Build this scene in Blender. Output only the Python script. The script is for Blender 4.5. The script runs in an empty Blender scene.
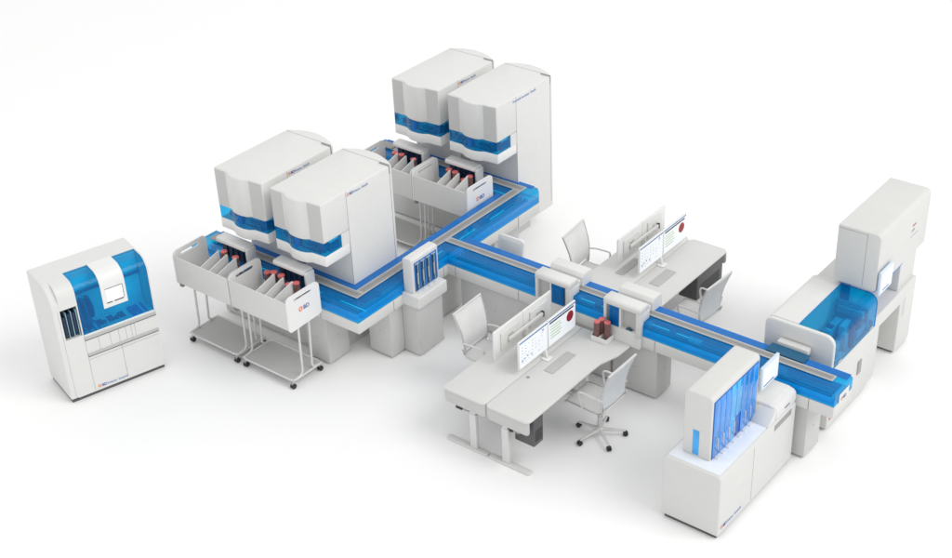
import bpy, bmesh, math, random
from mathutils import Vector, Matrix
random.seed(7)
S = bpy.context.scene
C = S.collection
R = math.radians
PI = math.pi

# ------------------------------------------------------------------ materials
def _mat(name):
    m = bpy.data.materials.new(name); m.use_nodes = True
    nt = m.node_tree; b = nt.nodes['Principled BSDF']
    return m, nt, b

def plain(name, col, rough=0.5, metal=0.0, spec=0.4, var=0.03, bump=0.0, scale=8.0, coat=0.0):
    m, nt, b = _mat(name)
    tc = nt.nodes.new('ShaderNodeTexCoord')
    n = nt.nodes.new('ShaderNodeTexNoise'); n.inputs['Scale'].default_value = scale; n.inputs['Detail'].default_value = 4
    nt.links.new(tc.outputs['Object'], n.inputs['Vector'])
    r = nt.nodes.new('ShaderNodeValToRGB')
    r.color_ramp.elements[0].position = .3; r.color_ramp.elements[1].position = .7
    r.color_ramp.elements[0].color = (*[c*(1-var) for c in col], 1)
    r.color_ramp.elements[1].color = (*[min(1, c*(1+var)) for c in col], 1)
    nt.links.new(n.outputs['Fac'], r.inputs['Fac']); nt.links.new(r.outputs['Color'], b.inputs['Base Color'])
    b.inputs['Roughness'].default_value = rough; b.inputs['Metallic'].default_value = metal
    b.inputs['Specular IOR Level'].default_value = spec
    b.inputs['Coat Weight'].default_value = coat
    if bump:
        n2 = nt.nodes.new('ShaderNodeTexNoise'); n2.inputs['Scale'].default_value = 260; n2.inputs['Detail'].default_value = 2
        nt.links.new(tc.outputs['Object'], n2.inputs['Vector'])
        bp = nt.nodes.new('ShaderNodeBump'); bp.inputs['Strength'].default_value = bump; bp.inputs['Distance'].default_value = .002
        nt.links.new(n2.outputs['Fac'], bp.inputs['Height']); nt.links.new(bp.outputs['Normal'], b.inputs['Normal'])
    return m

def tinted(name, tint, body, mix, rough=0.06):
    """transparent coloured plastic: tinted see-through + a little body colour + clear gloss"""
    m = bpy.data.materials.new(name); m.use_nodes = True
    nt = m.node_tree; nt.nodes.clear()
    out = nt.nodes.new('ShaderNodeOutputMaterial')
    tr = nt.nodes.new('ShaderNodeBsdfTransparent'); tr.inputs['Color'].default_value = (*tint, 1)
    df = nt.nodes.new('ShaderNodeBsdfDiffuse'); df.inputs['Color'].default_value = (*body, 1)
    mx = nt.nodes.new('ShaderNodeMixShader'); mx.inputs['Fac'].default_value = mix
    nt.links.new(tr.outputs[0], mx.inputs[1]); nt.links.new(df.outputs[0], mx.inputs[2])
    gl = nt.nodes.new('ShaderNodeBsdfGlossy'); gl.inputs['Roughness'].default_value = rough
    fr = nt.nodes.new('ShaderNodeFresnel'); fr.inputs['IOR'].default_value = 1.3
    m2 = nt.nodes.new('ShaderNodeMixShader')
    nt.links.new(fr.outputs[0], m2.inputs['Fac']); nt.links.new(mx.outputs[0], m2.inputs[1]); nt.links.new(gl.outputs[0], m2.inputs[2])
    nt.links.new(m2.outputs[0], out.inputs['Surface'])
    return m

def emit(name, col, s):
    m, nt, b = _mat(name)
    b.inputs['Base Color'].default_value = (*col, 1)
    b.inputs['Emission Color'].default_value = (*col, 1); b.inputs['Emission Strength'].default_value = s
    b.inputs['Roughness'].default_value = .3
    return m

M = dict(
    white=plain('warm_white_paint', (.72, .72, .705), .45, bump=.05, var=.012),
    panel=plain('grey_white_panel', (.665, .665, .65), .5, bump=.05, var=.012),
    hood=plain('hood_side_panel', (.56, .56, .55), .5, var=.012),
    bright=plain('bright_white_plastic', (.80, .80, .79), .35, var=.008),
    ped=plain('grey_cabinet_steel', (.58, .58, .57), .55, bump=.15, var=.03, scale=3),
    seam=plain('seam_shadow_grey', (.22, .22, .22), .7),
    rail=plain('grey_rail_metal', (.33, .33, .325), .45, metal=.15, var=.04),
    railedge=plain('pale_rail_edge', (.50, .50, .49), .4, metal=.1),
    dark=plain('dark_rubber', (.025, .025, .027), .55),
    dgrey=plain('dark_grey_steel', (.10, .10, .105), .5, bump=.1),
    navy=plain('navy_recess', (.012, .05, .13), .35),
    slot=plain('navy_black_slot', (.012, .03, .07), .4),
    steel=plain('brushed_steel', (.62, .62, .61), .28, metal=.7),
    tube=plain('pale_tube_paint', (.66, .66, .65), .35),
    shelf=plain('wire_grey_shelf', (.50, .50, .49), .6, bump=.4, var=.03, scale=40),
    desk=plain('pale_desk_laminate', (.66, .66, .645), .45, var=.012, scale=3),
    pad=plain('grey_desk_pad', (.47, .47, .46), .7, bump=.2),
    mesh=plain('pale_blue_grey_mesh', (.62, .65, .68), .7, bump=.5),
    seat=plain('white_mesh_fabric', (.74, .74, .73), .65, bump=.4),
    agar=plain('dark_agar_dish', (.10, .035, .03), .3, var=.3, scale=30),
    dish=plain('dish_rim_plastic', (.24, .13, .125), .25, var=.15, scale=30),
    lid=plain('pink_red_lid', (.66, .15, .145), .35, var=.05),
    blue=tinted('clear_blue_plastic', (.13, .87, 1.0), (.012, .35, 1.0), .33),
    bluelid=tinted('lid_blue_plastic', (.08, .82, 1.0), (.006, .30, .95), .20),
    bluedeep=tinted('deep_blue_plastic', (.09, .80, 1.0), (.006, .33, 1.0), .22),
    blueback=tinted('back_strip_blue', (.16, .62, 1.0), (.035, .27, .82), .60),
    deck=plain('pale_blue_deck', (.86, .90, .92), .4, var=.08, scale=5),
    ledge=plain('bright_blue_ledge', (.10, .55, 1.0), .4),
    deckd=plain('blue_grey_mechanism', (.04, .12, .20), .4, var=.15, scale=6),
    deckm=plain('mid_blue_mechanism', (.30, .50, .60), .4, var=.1, scale=6),
    belt=plain('dark_belt_rubber', (.15, .30, .42), .6),
    glow=emit('cyan_guide_light', (.10, .92, 1.0), .5),
    bsolid=plain('solid_blue_trim', (.02, .20, .62), .35),
    scr=emit('white_screen_glow', (.80, .83, .86), .22),
    sblue=plain('screen_blue_bar', (.02, .16, .42), .4),
    sdark=plain('screen_dark_bar', (.03, .035, .045), .4),
    sred=plain('screen_red_disc', (.30, .008, .02), .4, var=.2, scale=40),
    sgreen=plain('screen_green_text', (.50, .66, .42), .4),
    sgrey=plain('screen_grey_text', (.40, .44, .50), .4),
    logoB=plain('logo_blue', (.03, .10, .42), .5),
    logoL=plain('logo_pale_blue', (.20, .32, .58), .5),
    bezel=plain('pale_blue_bezel', (.62, .72, .82), .4),
    logoO=plain('logo_orange', (.82, .16, .03), .5),
    floor=plain('white_studio_floor', (.94, .94, .94), .55, spec=.25, var=.003, scale=.5),
)

# ------------------------------------------------------------------ mesh helpers
def bm_new(): return bmesh.new()

def add_box(bm, x0, x1, y0, y1, z0, z1, mat=None):
    vs = [bm.verts.new((x, y, z)) for x in (x0, x1) for y in (y0, y1) for z in (z0, z1)]
    if mat: 
        for v in vs: v.co = mat @ v.co
    for f in ((0,1,3,2),(4,6,7,5),(0,4,5,1),(2,3,7,6),(0,2,6,4),(1,5,7,3)):
        bm.faces.new([vs[i] for i in f])
    return vs

def add_prism(bm, pts, a0, a1, axis='z', caps=True):
    """extrude a closed 2-D outline along an axis. z: pts=(x,y); x: pts=(y,z); y: pts=(x,z)"""
    def mk(p, a):
        if axis == 'z': return (p[0], p[1], a)
        if axis == 'x': return (a, p[0], p[1])
        return (p[0], a, p[1])
    A = [bm.verts.new(mk(p, a0)) for p in pts]; B = [bm.verts.new(mk(p, a1)) for p in pts]
    n = len(pts)
    for i in range(n):
        bm.faces.new((A[i], A[(i+1) % n], B[(i+1) % n], B[i]))
    if caps: bm.faces.new(A); bm.faces.new(B)
    return A, B

def add_tube(bm, pts, r, seg=8, cap=True):
    pts = [Vector(p) for p in pts]; rings = []
    up = None
    for i, p in enumerate(pts):
        d = ((pts[i]-pts[i-1]).normalized() if i else Vector((0,0,0))) + ((pts[i+1]-pts[i]).normalized() if i < len(pts)-1 else Vector((0,0,0)))
        d.normalize()
        if up is None:
            up = Vector((0,0,1)) if abs(d.z) < .9 else Vector((1,0,0))
        s = d.cross(up).normalized(); up = s.cross(d).normalized()
        rr = r[i] if isinstance(r, (list, tuple)) else r
        rings.append([bm.verts.new(p + rr*(math.cos(2*PI*k/seg)*s + math.sin(2*PI*k/seg)*up)) for k in range(seg)])
    for a, b in zip(rings, rings[1:]):
        for k in range(seg): bm.faces.new((a[k], a[(k+1) % seg], b[(k+1) % seg], b[k]))
    if cap: bm.faces.new(rings[0]); bm.faces.new(rings[-1])

def add_cyl(bm, c, r, h, axis='z', seg=20, r2=None):
    c = Vector(c); ax = {'x': Vector((1,0,0)), 'y': Vector((0,1,0)), 'z': Vector((0,0,1))}[axis]
    add_tube(bm, [c - ax*h/2, c + ax*h/2], [r, r if r2 is None else r2], seg)

def rnd(pts, rad, seg=5, only=None):
    """round the corners of a 2-D outline"""
    out = []; n = len(pts)
    for i in range(n):
        rr = rad[i] if isinstance(rad, (list, tuple)) else rad
        p = Vector(pts[i]); a = Vector(pts[i-1]); b = Vector(pts[(i+1) % n])
        if rr <= 0 or (only is not None and i not in only): out.append(tuple(p)); continue
        d1 = (a-p).normalized(); d2 = (b-p).normalized()
        ang = d1.angle(d2); t = min(rr/math.tan(ang/2), (a-p).length*.49, (b-p).length*.49); r2 = t*math.tan(ang/2)
        bis = (d1+d2).normalized(); cen = p + bis*(r2/math.sin(ang/2))
        s = p + d1*t; e = p + d2*t
        a0 = math.atan2(s.y-cen.y, s.x-cen.x); a1 = math.atan2(e.y-cen.y, e.x-cen.x)
        da = (a1-a0+PI) % (2*PI) - PI
        for k in range(seg+1):
            q = a0 + da*k/seg; out.append((cen.x + r2*math.cos(q), cen.y + r2*math.sin(q)))
    return out

def smooth_path(pts, rad=.05, seg=5):
    pts = [Vector(p) for p in pts]; out = [pts[0]]
    for i in range(1, len(pts)-1):
        a, p, b = pts[i-1], pts[i], pts[i+1]
        t = min(rad, (a-p).length*.45, (b-p).length*.45)
        s = p + (a-p).normalized()*t; e = p + (b-p).normalized()*t
        for k in range(seg+1):
            u = k/seg; out.append(s*(1-u)**2 + p*2*u*(1-u) + e*u*u)
    out.append(pts[-1]); return out

def obj(name, bm, mat, parent=None, bevel=0, seg=2, weld=False, skip=None):
    if weld: bmesh.ops.remove_doubles(bm, verts=bm.verts, dist=1e-5)
    bmesh.ops.recalc_face_normals(bm, faces=bm.faces)
    me = bpy.data.meshes.new(name)
    if bevel:
        es = [e for e in bm.edges if len(e.link_faces) == 2 and e.calc_face_angle(0) > R(40) and not (skip and skip(e))]
        if es:
            bmesh.ops.bevel(bm, geom=es, offset=bevel, segments=seg, profile=.5, affect='EDGES', clamp_overlap=True)
    for e in bm.edges:
        e.smooth = not (len(e.link_faces) != 2 or e.calc_face_angle(0) > R(38 if not bevel else 50))
    for f in bm.faces: f.smooth = True
    bm.to_mesh(me); bm.free()
    me.materials.append(M[mat] if isinstance(mat, str) else mat)
    o = bpy.data.objects.new(name, me); C.objects.link(o)
    if parent: o.parent = parent
    return o

def box(name, b, mat, parent=None, bevel=0, seg=2):
    bm = bm_new(); add_box(bm, *b); return obj(name, bm, mat, parent, bevel, seg)

def thing(name, label, cat, loc=(0,0,0), rz=0, group=None):
    o = bpy.data.objects.new(name, None); C.objects.link(o)
    o.empty_display_size = .1
    o.location = loc; o.rotation_euler = (0, 0, rz); o['label'] = label; o['category'] = cat
    if group: o['group'] = group
    return o

def dup(root, loc, rz, label, group=None):
    def rec(o, par):
        c = o.copy(); C.objects.link(c)
        if par: c.parent = par
        for ch in list(o.children): rec(ch, c)
        return c
    c = rec(root, None)
    c.location = loc; c.rotation_euler = (0, 0, rz); c['label'] = label
    if group: c['group'] = group
    return c

def text(name, s, size, mat, parent, origin, xdir, zdir, depth=.002, align='LEFT'):
    """lettering as a mesh standing on a face: xdir = reading direction, zdir = up"""
    cu = bpy.data.curves.new(name, 'FONT'); cu.body = s; cu.size = size; cu.align_x = align; cu.extrude = depth/2
    t = bpy.data.objects.new('tmp', cu); C.objects.link(t)
    dg = bpy.context.evaluated_depsgraph_get(); me = bpy.data.meshes.new_from_object(t.evaluated_get(dg))
    bpy.data.objects.remove(t)
    x = Vector(xdir).normalized(); z = Vector(zdir).normalized(); y = x.cross(z)
    m = Matrix((x, z, x.cross(z))).transposed().to_4x4(); m.translation = Vector(origin)
    me.transform(m); me.materials.clear(); me.materials.append(M[mat])
    o = bpy.data.objects.new(name, me); C.objects.link(o); o.parent = parent
    return o

def sun_mark(bm, o, x, z, r):
    """small ring with rays, drawn on a face with axes x, z"""
    x = Vector(x).normalized(); z = Vector(z).normalized(); n = x.cross(z); o = Vector(o)
    def P(a, rr, h): return o + x*rr*math.cos(a) + z*rr*math.sin(a) + n*h
    N = 24
    for i in range(N):
        a, b = 2*PI*i/N, 2*PI*(i+1)/N
        q = [bm.verts.new(P(a, r*.55, .002)), bm.verts.new(P(b, r*.55, .002)), bm.verts.new(P(b, r*.85, .002)), bm.verts.new(P(a, r*.85, .002))]
        bm.faces.new(q)
    for i in range(8):
        a = 2*PI*i/8
        q = [bm.verts.new(P(a-.14, r*.88, .0022)), bm.verts.new(P(a+.14, r*.88, .0022)), bm.verts.new(P(a+.10, r*1.15, .0022)), bm.verts.new(P(a-.10, r*1.15, .0022))]
        bm.faces.new(q)

def logo(parent, origin, x, z, size, rest=None, rsize=None):
    x = Vector(x).normalized(); z = Vector(z).normalized(); o = Vector(origin)
    bm = bm_new(); sun_mark(bm, o + x*size*.35 + z*size*.36, x, z, size*.40); obj('logo_emblem', bm, 'logoO', parent)
    text('logo_lettering', 'BD', size, 'logoB', parent, o + x*size*.9 + x.cross(z)*.002, x, z)
    if rest:
        text('model_lettering', rest, rsize or size*.82, 'logoL', parent, o + x*size*2.35 + x.cross(z)*.002, x, z)

# ------------------------------------------------------------------ floor
bm = bm_new(); add_box(bm, -90, 70, -60, 110, -.2, 0)
fl = obj('floor', bm, 'floor'); fl['kind'] = 'structure'

# ------------------------------------------------------------------ conveyor line
DY = 3.63
track = thing('conveyor_line', 'long branching white sample conveyor under a clear blue cover', 'conveyor', (-11.3, 12.86, 0))
TO = Vector((11.3, -12.86))
def tp(pts): return [(p[0]+TO.x, p[1]+TO.y) for p in pts]
outline = [(-14.25,11.0),(-11.06,11.0),(-11.06,12.86),(-5.24,12.86),(-5.24,13.34),(-11.06,13.34),(-11.06,15.03),(-11.14,15.13),(-14.2,15.13),(-14.2,14.63),(-11.54,14.63),(-11.54,11.49),(-14.25,11.49)]
def inset(pts, d):
    out = []; n = len(pts)
    for i in range(n):
        p = Vector(pts[i]); a = (p-Vector(pts[i-1])).normalized(); b = (Vector(pts[(i+1) % n])-p).normalized()
        na = Vector((-a.y, a.x)); nb = Vector((-b.y, b.x)); m = (na+nb).normalized()
        out.append(tuple(p + m*(d/max(.3, m.dot(na)))))
    return out
bm = bm_new(); add_prism(bm, tp(outline), .78, .945)
obj('body', bm, 'panel', track, .008)
bm = bm_new(); add_prism(bm, tp(inset(outline, .012)), .945, .962)
obj('deck', bm, 'deck', track)
# clear cover: skin without a floor, top edge rounded
bm = bm_new(); A_, B_ = add_prism(bm, tp(inset(outline, .004)), .9455, 1.14)
bmesh.ops.delete(bm, geom=[f for f in bm.faces if all(v in A_ for v in f.verts)], context='FACES_ONLY')
bmesh.ops.recalc_face_normals(bm, faces=bm.faces)
es = [e for e in bm.edges if all(abs(v.co.z-1.14) < 1e-4 for v in e.verts)]
bmesh.ops.bevel(bm, geom=es, offset=.05, segments=4, profile=.5, affect='EDGES')
obj('cover', bm, 'blue', track)
# darker strip of cover behind the rail (a lip over the back edge)
def strip(name, mat, parts, z0, z1, bev=0, parent=track):
    bm = bm_new()
    for (x0, x1, y0, y1) in parts: add_box(bm, x0+TO.x, x1+TO.x, y0+TO.y, y1+TO.y, z0, z1)
    return obj(name, bm, mat, parent, bev)
strip('back_lip', 'blueback', [(-14.1,-11.40,11.365,11.49),(-11.535,-11.41,11.49,14.62)], 1.1405, 1.1435)
strip('back_lip', 'blueback', [(-11.06,-5.26,13.20,13.33)], 1.1405, 1.1435)
strip('back_lip', 'blueback', [(-14.1,-11.20,15.01,15.11)], 1.1405, 1.1435)
# rails (pale edge plates with a grey centre and a dark slot)
def rail(runs):
    bm = bm_new(); bm2 = bm_new(); bm3 = bm_new()
    for (x0, x1, y0, y1, ax) in runs:
        X0, X1, Y0, Y1 = x0+TO.x, x1+TO.x, y0+TO.y, y1+TO.y
        add_box(bm, X0, X1, Y0, Y1, 1.150, 1.160)
        if ax == 'x':
            add_box(bm2, X0+.02, X1-.02, Y0+.022, Y1-.022, 1.1605, 1.163)
            m = (Y0+Y1)/2; add_box(bm3, X0+.05, X1-.05, m-.005, m+.005, 1.1635, 1.165)
        else:
            add_box(bm2, X0+.022, X1-.022, Y0+.02, Y1-.02, 1.1605, 1.163)
            m = (X0+X1)/2; add_box(bm3, m-.005, m+.005, Y0+.05, Y1-.05, 1.1635, 1.165)
    o = obj('rail', bm, 'railedge', track); obj('rail_bed', bm2, 'rail', o); obj('rail_slot', bm3, 'seam', o)
rail([(-14.05,-11.26,11.22,11.36,'x')]); rail([(-11.40,-11.26,11.362,14.84,'y')])
rail([(-11.256,-5.38,13.06,13.18,'x')]); rail([(-14.05,-11.26,14.845,14.99,'x')])
# things seen through the cover
def mech(name, mat, parts): strip(name, mat, parts, 0, 1)
runs = [('x', -14.1, -11.2, 11.0), ('y', 11.2, 14.9, -11.54), ('x', -11.0, -5.35, 12.86), ('x', -14.1, -11.55, 14.63)]
for ax, a0, a1, base in runs:
    bmb, bmg, bmd, bmm = bm_new(), bm_new(), bm_new(), bm_new()
    def bx(bm, p0, p1, q0, q1, z0, z1):
        if ax == 'x': add_box(bm, p0+TO.x, p1+TO.x, base+q0+TO.y, base+q1+TO.y, z0, z1)
        else: add_box(bm, base+.48-q1+TO.x, base+.48-q0+TO.x, p0+TO.y, p1+TO.y, z0, z1)
    bml = bm_new(); bx(bml, a0-.08, a1+.08, .012, .10, .963, 1.0); obj('front_ledge', bml, 'ledge', track)
    bx(bmb, a0, a1, .115, .128, .963, 1.02); bx(bmb, a0, a1, .150, .172, .963, 1.03); bx(bmb, a0, a1, .225, .240, .963, 1.035); bx(bmb, a0, a1, .280, .30, .963, 1.05); bx(bmb, a0, a1, .34, .43, .963, .985)
    t = a0 + .15
    while t < a1 - .5:
        L = random.uniform(.45, .9)
        if random.random() < .55: bx(bmg, t, t+L, .192, .201, 1.03, 1.036)
        t += L + random.uniform(.15, .35)
    t = a0 + .1
    while t < a1 - .3:
        L = random.uniform(.05, .20); q = random.uniform(.13, .27)
        tgt = random.choice([bmd, bmd, bmm])
        bx(tgt, t, t+L, q, q+random.uniform(.03, .12), .976, 1.0+random.uniform(.03, .12))
        if random.random() < .5: bx(bmd, t, t+.03, .06, .11, .964, .975)
        t += L + random.uniform(.10, .30)
    obj('belt', bmb, 'belt', track); obj('guide_light', bmg, 'glow', track)
    obj('diverter', bmd, 'deckd', track); obj('carrier', bmm, 'deckm', track)
# curved belts at the corners
for cx, cy, a0, a1 in ((-11.62, 11.56, -PI/2, 0), (-11.62, 14.57, 0, PI/2)):
    bm = bm_new()
    for rr in (.27, .33, .40):
        add_tube(bm, [(cx+TO.x+rr*math.cos(a0+(a1-a0)*k/14), cy+TO.y+rr*math.sin(a0+(a1-a0)*k/14), 1.065) for k in range(15)], .010, 5)
    obj('curved_belt', bm, 'deckd', track)
# body seams
for (x, y, ax) in ((-10.93,12.86,'x'),(-9.84,12.86,'x'),(-7.69,12.86,'x'),(-5.56,12.86,'x'),(-11.75,11.0,'x'),(-11.06,11.70,'y'),(-11.06,12.76,'y'),(-11.06,14.50,'y'),(-13.0,11.0,'x')):
    if ax == 'x': strip('panel_seam', 'seam', [(x-.004, x+.004, y-.0015, y+.01)], .785, .94)
    else: strip('panel_seam', 'seam', [(x-.01, x+.0015, y-.004, y+.004)], .785, .94)
# pedestals
def pedestal(x0, x1, y0, y1, top=.78):
    o = box('pedestal', (x0+TO.x, x1+TO.x, y0+TO.y, y1+TO.y, .025, top-.002), 'ped', track, .006)
    bm = bm_new(); add_box(bm, x0+.03+TO.x, x1-.03+TO.x, y0+.03+TO.y, y1-.03+TO.y, 0, .025); obj('plinth', bm, 'dgrey', o)
    bm = bm_new()
    add_cyl(bm, ((x0+x1)/2+TO.x, y0-.001+TO.y, .40), .006, .006, 'y', 10); add_cyl(bm, (x1+.001+TO.x, (y0+y1)/2+TO.y, .40), .006, .006, 'x', 10)
    obj('lock', bm, 'seam', o)
pedestal(-12.12, -11.72, 11.05, 11.455); pedestal(-13.93, -12.125, 11.20, 11.46)
pedestal(-11.52, -11.115, 11.655, 12.42)
pedestal(-11.50, -11.20, 12.75, 13.30)
pedestal(-10.90, -9.70, 12.93, 13.28); pedestal(-9.69, -8.40, 12.93, 13.28); pedestal(-8.35, -7.68, 12.91, 13.28)
pedestal(-5.93, -5.575, 12.91, 13.30)
pedestal(-13.9, -11.60, 14.85, 15.10); pedestal(-11.50, -11.25, 14.15, 14.75)
# logo on the free end
cap = box('end_panel', (-5.241+TO.x, -5.236+TO.x, 12.98+TO.y, 13.24+TO.y, .93, 1.06), 'white', track, .002)
logo(track, (-5.234+TO.x, 13.03+TO.y, .955), (0,1,0), (0,0,1), .06)
# flat metal grip on the free end of the upper and lower lines
for by in (11.0, 14.63):
    bm = bm_new(); add_box(bm, -14.08+TO.x, -13.80+TO.x, by+.20+TO.y, by+.37+TO.y, 1.166, 1.174); obj('rail_end_plate', bm, 'rail', track, .002)

# ------------------------------------------------------------------ incubators
def incubator():
    t = thing('incubator', '', 'incubator', (0,0,0))
    W = .90
    front = [(0,0),(.215,0),(.265,-.012),(.31,-.040),(.36,-.062),(.44,-.072),(.52,-.070),(.60,-.050),(.665,-.006),(W,.012)]
    def ring(back=.48, ins=0.0):
        pts = [(x, y+ins) for x, y in front]
        pts[0] = (ins, ins); pts[-1] = (W-ins, .012+ins)
        return pts + [(W-ins, back), (ins, back)]
    tw = [(0,.481),(W,.481),(W,1.38)]
    for k in range(1, 12):
        u = k/12; tw.append((W*(1-u), 1.38 + .19*math.sin(PI*u)**.8*(1-.25*(1-u))))
    tw.append((0,1.40))
    bm = bm_new(); add_prism(bm, tw, .36, 2.555); obj('tower', bm, 'white', t, .020, 3, skip=lambda e: all(abs(v.co.y-.481) < 1e-3 for v in e.verts))
    bm = bm_new(); add_box(bm, .06, .62, .52, 1.15, 0, .36); obj('plinth', bm, 'ped', t)
    bm = bm_new(); add_prism(bm, ring(), 1.985, 2.555); up = obj('upper_hood', bm, 'white', t, .020, 3, skip=lambda e: all(abs(v.co.y-.48) < 1e-3 for v in e.verts))
    bm = bm_new(); add_prism(bm, ring(), 1.64, 1.795); obj('lower_hood', bm, 'bright', t, .012, 2)
    # greyer flat front panels either side of the bulge
    for a, b in ((.012, .212), (.672, .888)):
        ya = lambda x: -.002 + (0 if x < .3 else (-.006 + (x-.665)/(.235)*.018) )
        bm = bm_new(); vs = [bm.verts.new(v) for v in ((a, ya(a), 1.99), (b, ya(b), 1.99), (b, ya(b), 2.535), (a, ya(a), 2.535))]
        vs2 = [bm.verts.new((v.co.x, v.co.y+.004, v.co.z)) for v in vs]
        bm.faces.new(vs); bm.faces.new(vs2[::-1])
        for i in range(4): bm.faces.new((vs[i], vs[(i+1)%4], vs2[(i+1)%4], vs2[i]))
        obj('front_panel', bm, 'hood', t)
    # window band
    bm = bm_new(); pts = ring(.33, .006)
    A, B = add_prism(bm, pts, 1.795, 1.985, caps=False)
    obj('window', bm, 'bluedeep', t)
    bm = bm_new(); add_box(bm, .0, W, .33, .478, 1.794, 1.986); obj('side_panel', bm, 'white', t)
    bm = bm_new(); add_box(bm, .05, W-.05, .16, .32, 1.796, 1.984); mc = obj('inner_casing', bm, 'deck', t)
    bm = bm_new()
    for (x, y, w, d, h0, h1) in ((.08,.10,.10,.05,1.80,1.86),(.30,.04,.09,.06,1.80,1.93),(.52,.06,.16,.05,1.83,1.87),(.70,.08,.12,.06,1.80,1.90),(.60,.03,.20,.02,1.80,1.82),(.20,.03,.5,.015,1.80,1.815),(.80,.15,.06,.16,1.80,1.92)):
        add_box(bm, x, x+w, y, y+d, h0, h1)
    obj('plate_gripper', bm, 'deckd', t)
    bm = bm_new(); add_cyl(bm, (.39,.02,1.87), .035, .13); add_cyl(bm, (.74,.10,1.93), .02, .09); obj('drive_motor', bm, 'bsolid', t)
    # seams: side door line, rear cap line
    bm = bm_new(); add_box(bm, W-.002, W+.0015, .478, .484, .45, 2.54); add_box(bm, W-.002, W+.0015, 1.33, 1.338, .45, 2.54); obj('door_seam', bm, 'rail', t)
    bm = bm_new(); add_box(bm, .02, W-.02, 1.365, 1.371, 2.554, 2.5565); obj('top_seam', bm, 'rail', t)
    bm = bm_new(); add_box(bm, W-.17, W-.02, 1.325, 1.345, 2.558, 2.570); add_box(bm, W-.03, W+.004, 1.325, 1.345, 2.44, 2.570); obj('hinge_bracket', bm, 'rail', t, .003)
    return t
def inc_logo(t, s):
    logo(t, (.902, .50, 2.47), (0,1,0), (0,0,1), .055, s)
inc_info = [(-13.50, 10.995, 'white incubator at the front left, the leftmost of the lower pair', 'Kiestra  ReadA'),
            (-12.44, 10.995, 'white incubator of the lower pair, beside the corner of the blue conveyor', 'Kiestra  ReadA'),
            (-13.46, 10.995+3.59, 'white incubator of the upper pair, on the left and partly behind its neighbour', 'Kiestra  ReadA'),
            (-12.38, 10.995+3.59, 'white incubator of the upper pair, on the right by the far corner of the conveyor', None)]
G_inc = 'white incubators along the blue conveyor'
proto = incubator(); incs = []
for i, (x, y, lab, s) in enumerate(inc_info):
    if i == 0: proto.location = (x, y, 0); proto['label'] = lab; proto['group'] = G_inc; o = proto
    else: o = dup(proto, (x, y, 0), 0, lab, G_inc)
    incs.append((o, s))
for o, s in incs:
    if s: inc_logo(o, s)
    else: text('model_lettering', 'ProceedA Incubator  ReadA', .05, 'logoL', o, (.905, .40, 2.47), (0,1,0), (0,0,1))

# ------------------------------------------------------------------ plate input modules on the track behind the carts
def input_module():
    t = thing('plate_input_module', '', 'input module', (0,0,1.14)); W = .56
    prof = rnd([(-.13,.25),(-.13,.315),(.06,.315),(.06,.02),(-.02,.02),(-.02,.25)], [.01,.04,.035,0,0,0], 5)
    bm = bm_new(); add_prism(bm, prof, .0, W, 'x'); obj('housing', bm, 'bright', t, .004, 1)
    bm = bm_new(); add_prism(bm, rnd([(-.115,.02),(-.115,.29),(.05,.29),(.05,.02)], [0,.03,.03,0]), W, W+.035, 'x'); obj('end_wall', bm, 'bright', t, .004, 1)
    bm = bm_new(); add_box(bm, .01, W-.01, -.035, -.021, -.02, .25); r = obj('recess', bm, 'navy', t)
    bm = bm_new()
    for k in range(5): add_box(bm, .04+k*.105, .10+k*.105, -.045, -.036, .0, .22)
    obj('stack_slot', bm, 'slot', r)
    bm = bm_new()
    for k in range(4): add_box(bm, .112+k*.105, .124+k*.105, -.06, -.036, .0, .23)
    obj('slot_divider', bm, 'navy', r)
    return t
G_im = 'white plate input modules behind the carts'
im = input_module()
for i, (x, y, lab) in enumerate(((-13.60,11.06,'white hooded input module behind the leftmost cart of the lower row'),(-12.49,11.06,'white hooded input module behind the lower cart that faces the conveyor corner'),
                                 (-13.51,11.06+DY,'white hooded input module behind the far left cart of the upper row'),(-12.47,11.06+DY,'white hooded input module behind the right cart of the upper row'))):
    if i == 0: im.location = (x, y, 1.16); im['label'] = lab; im['group'] = G_im
    else: dup(im, (x, y, 1.16), 0, lab, G_im)

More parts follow.
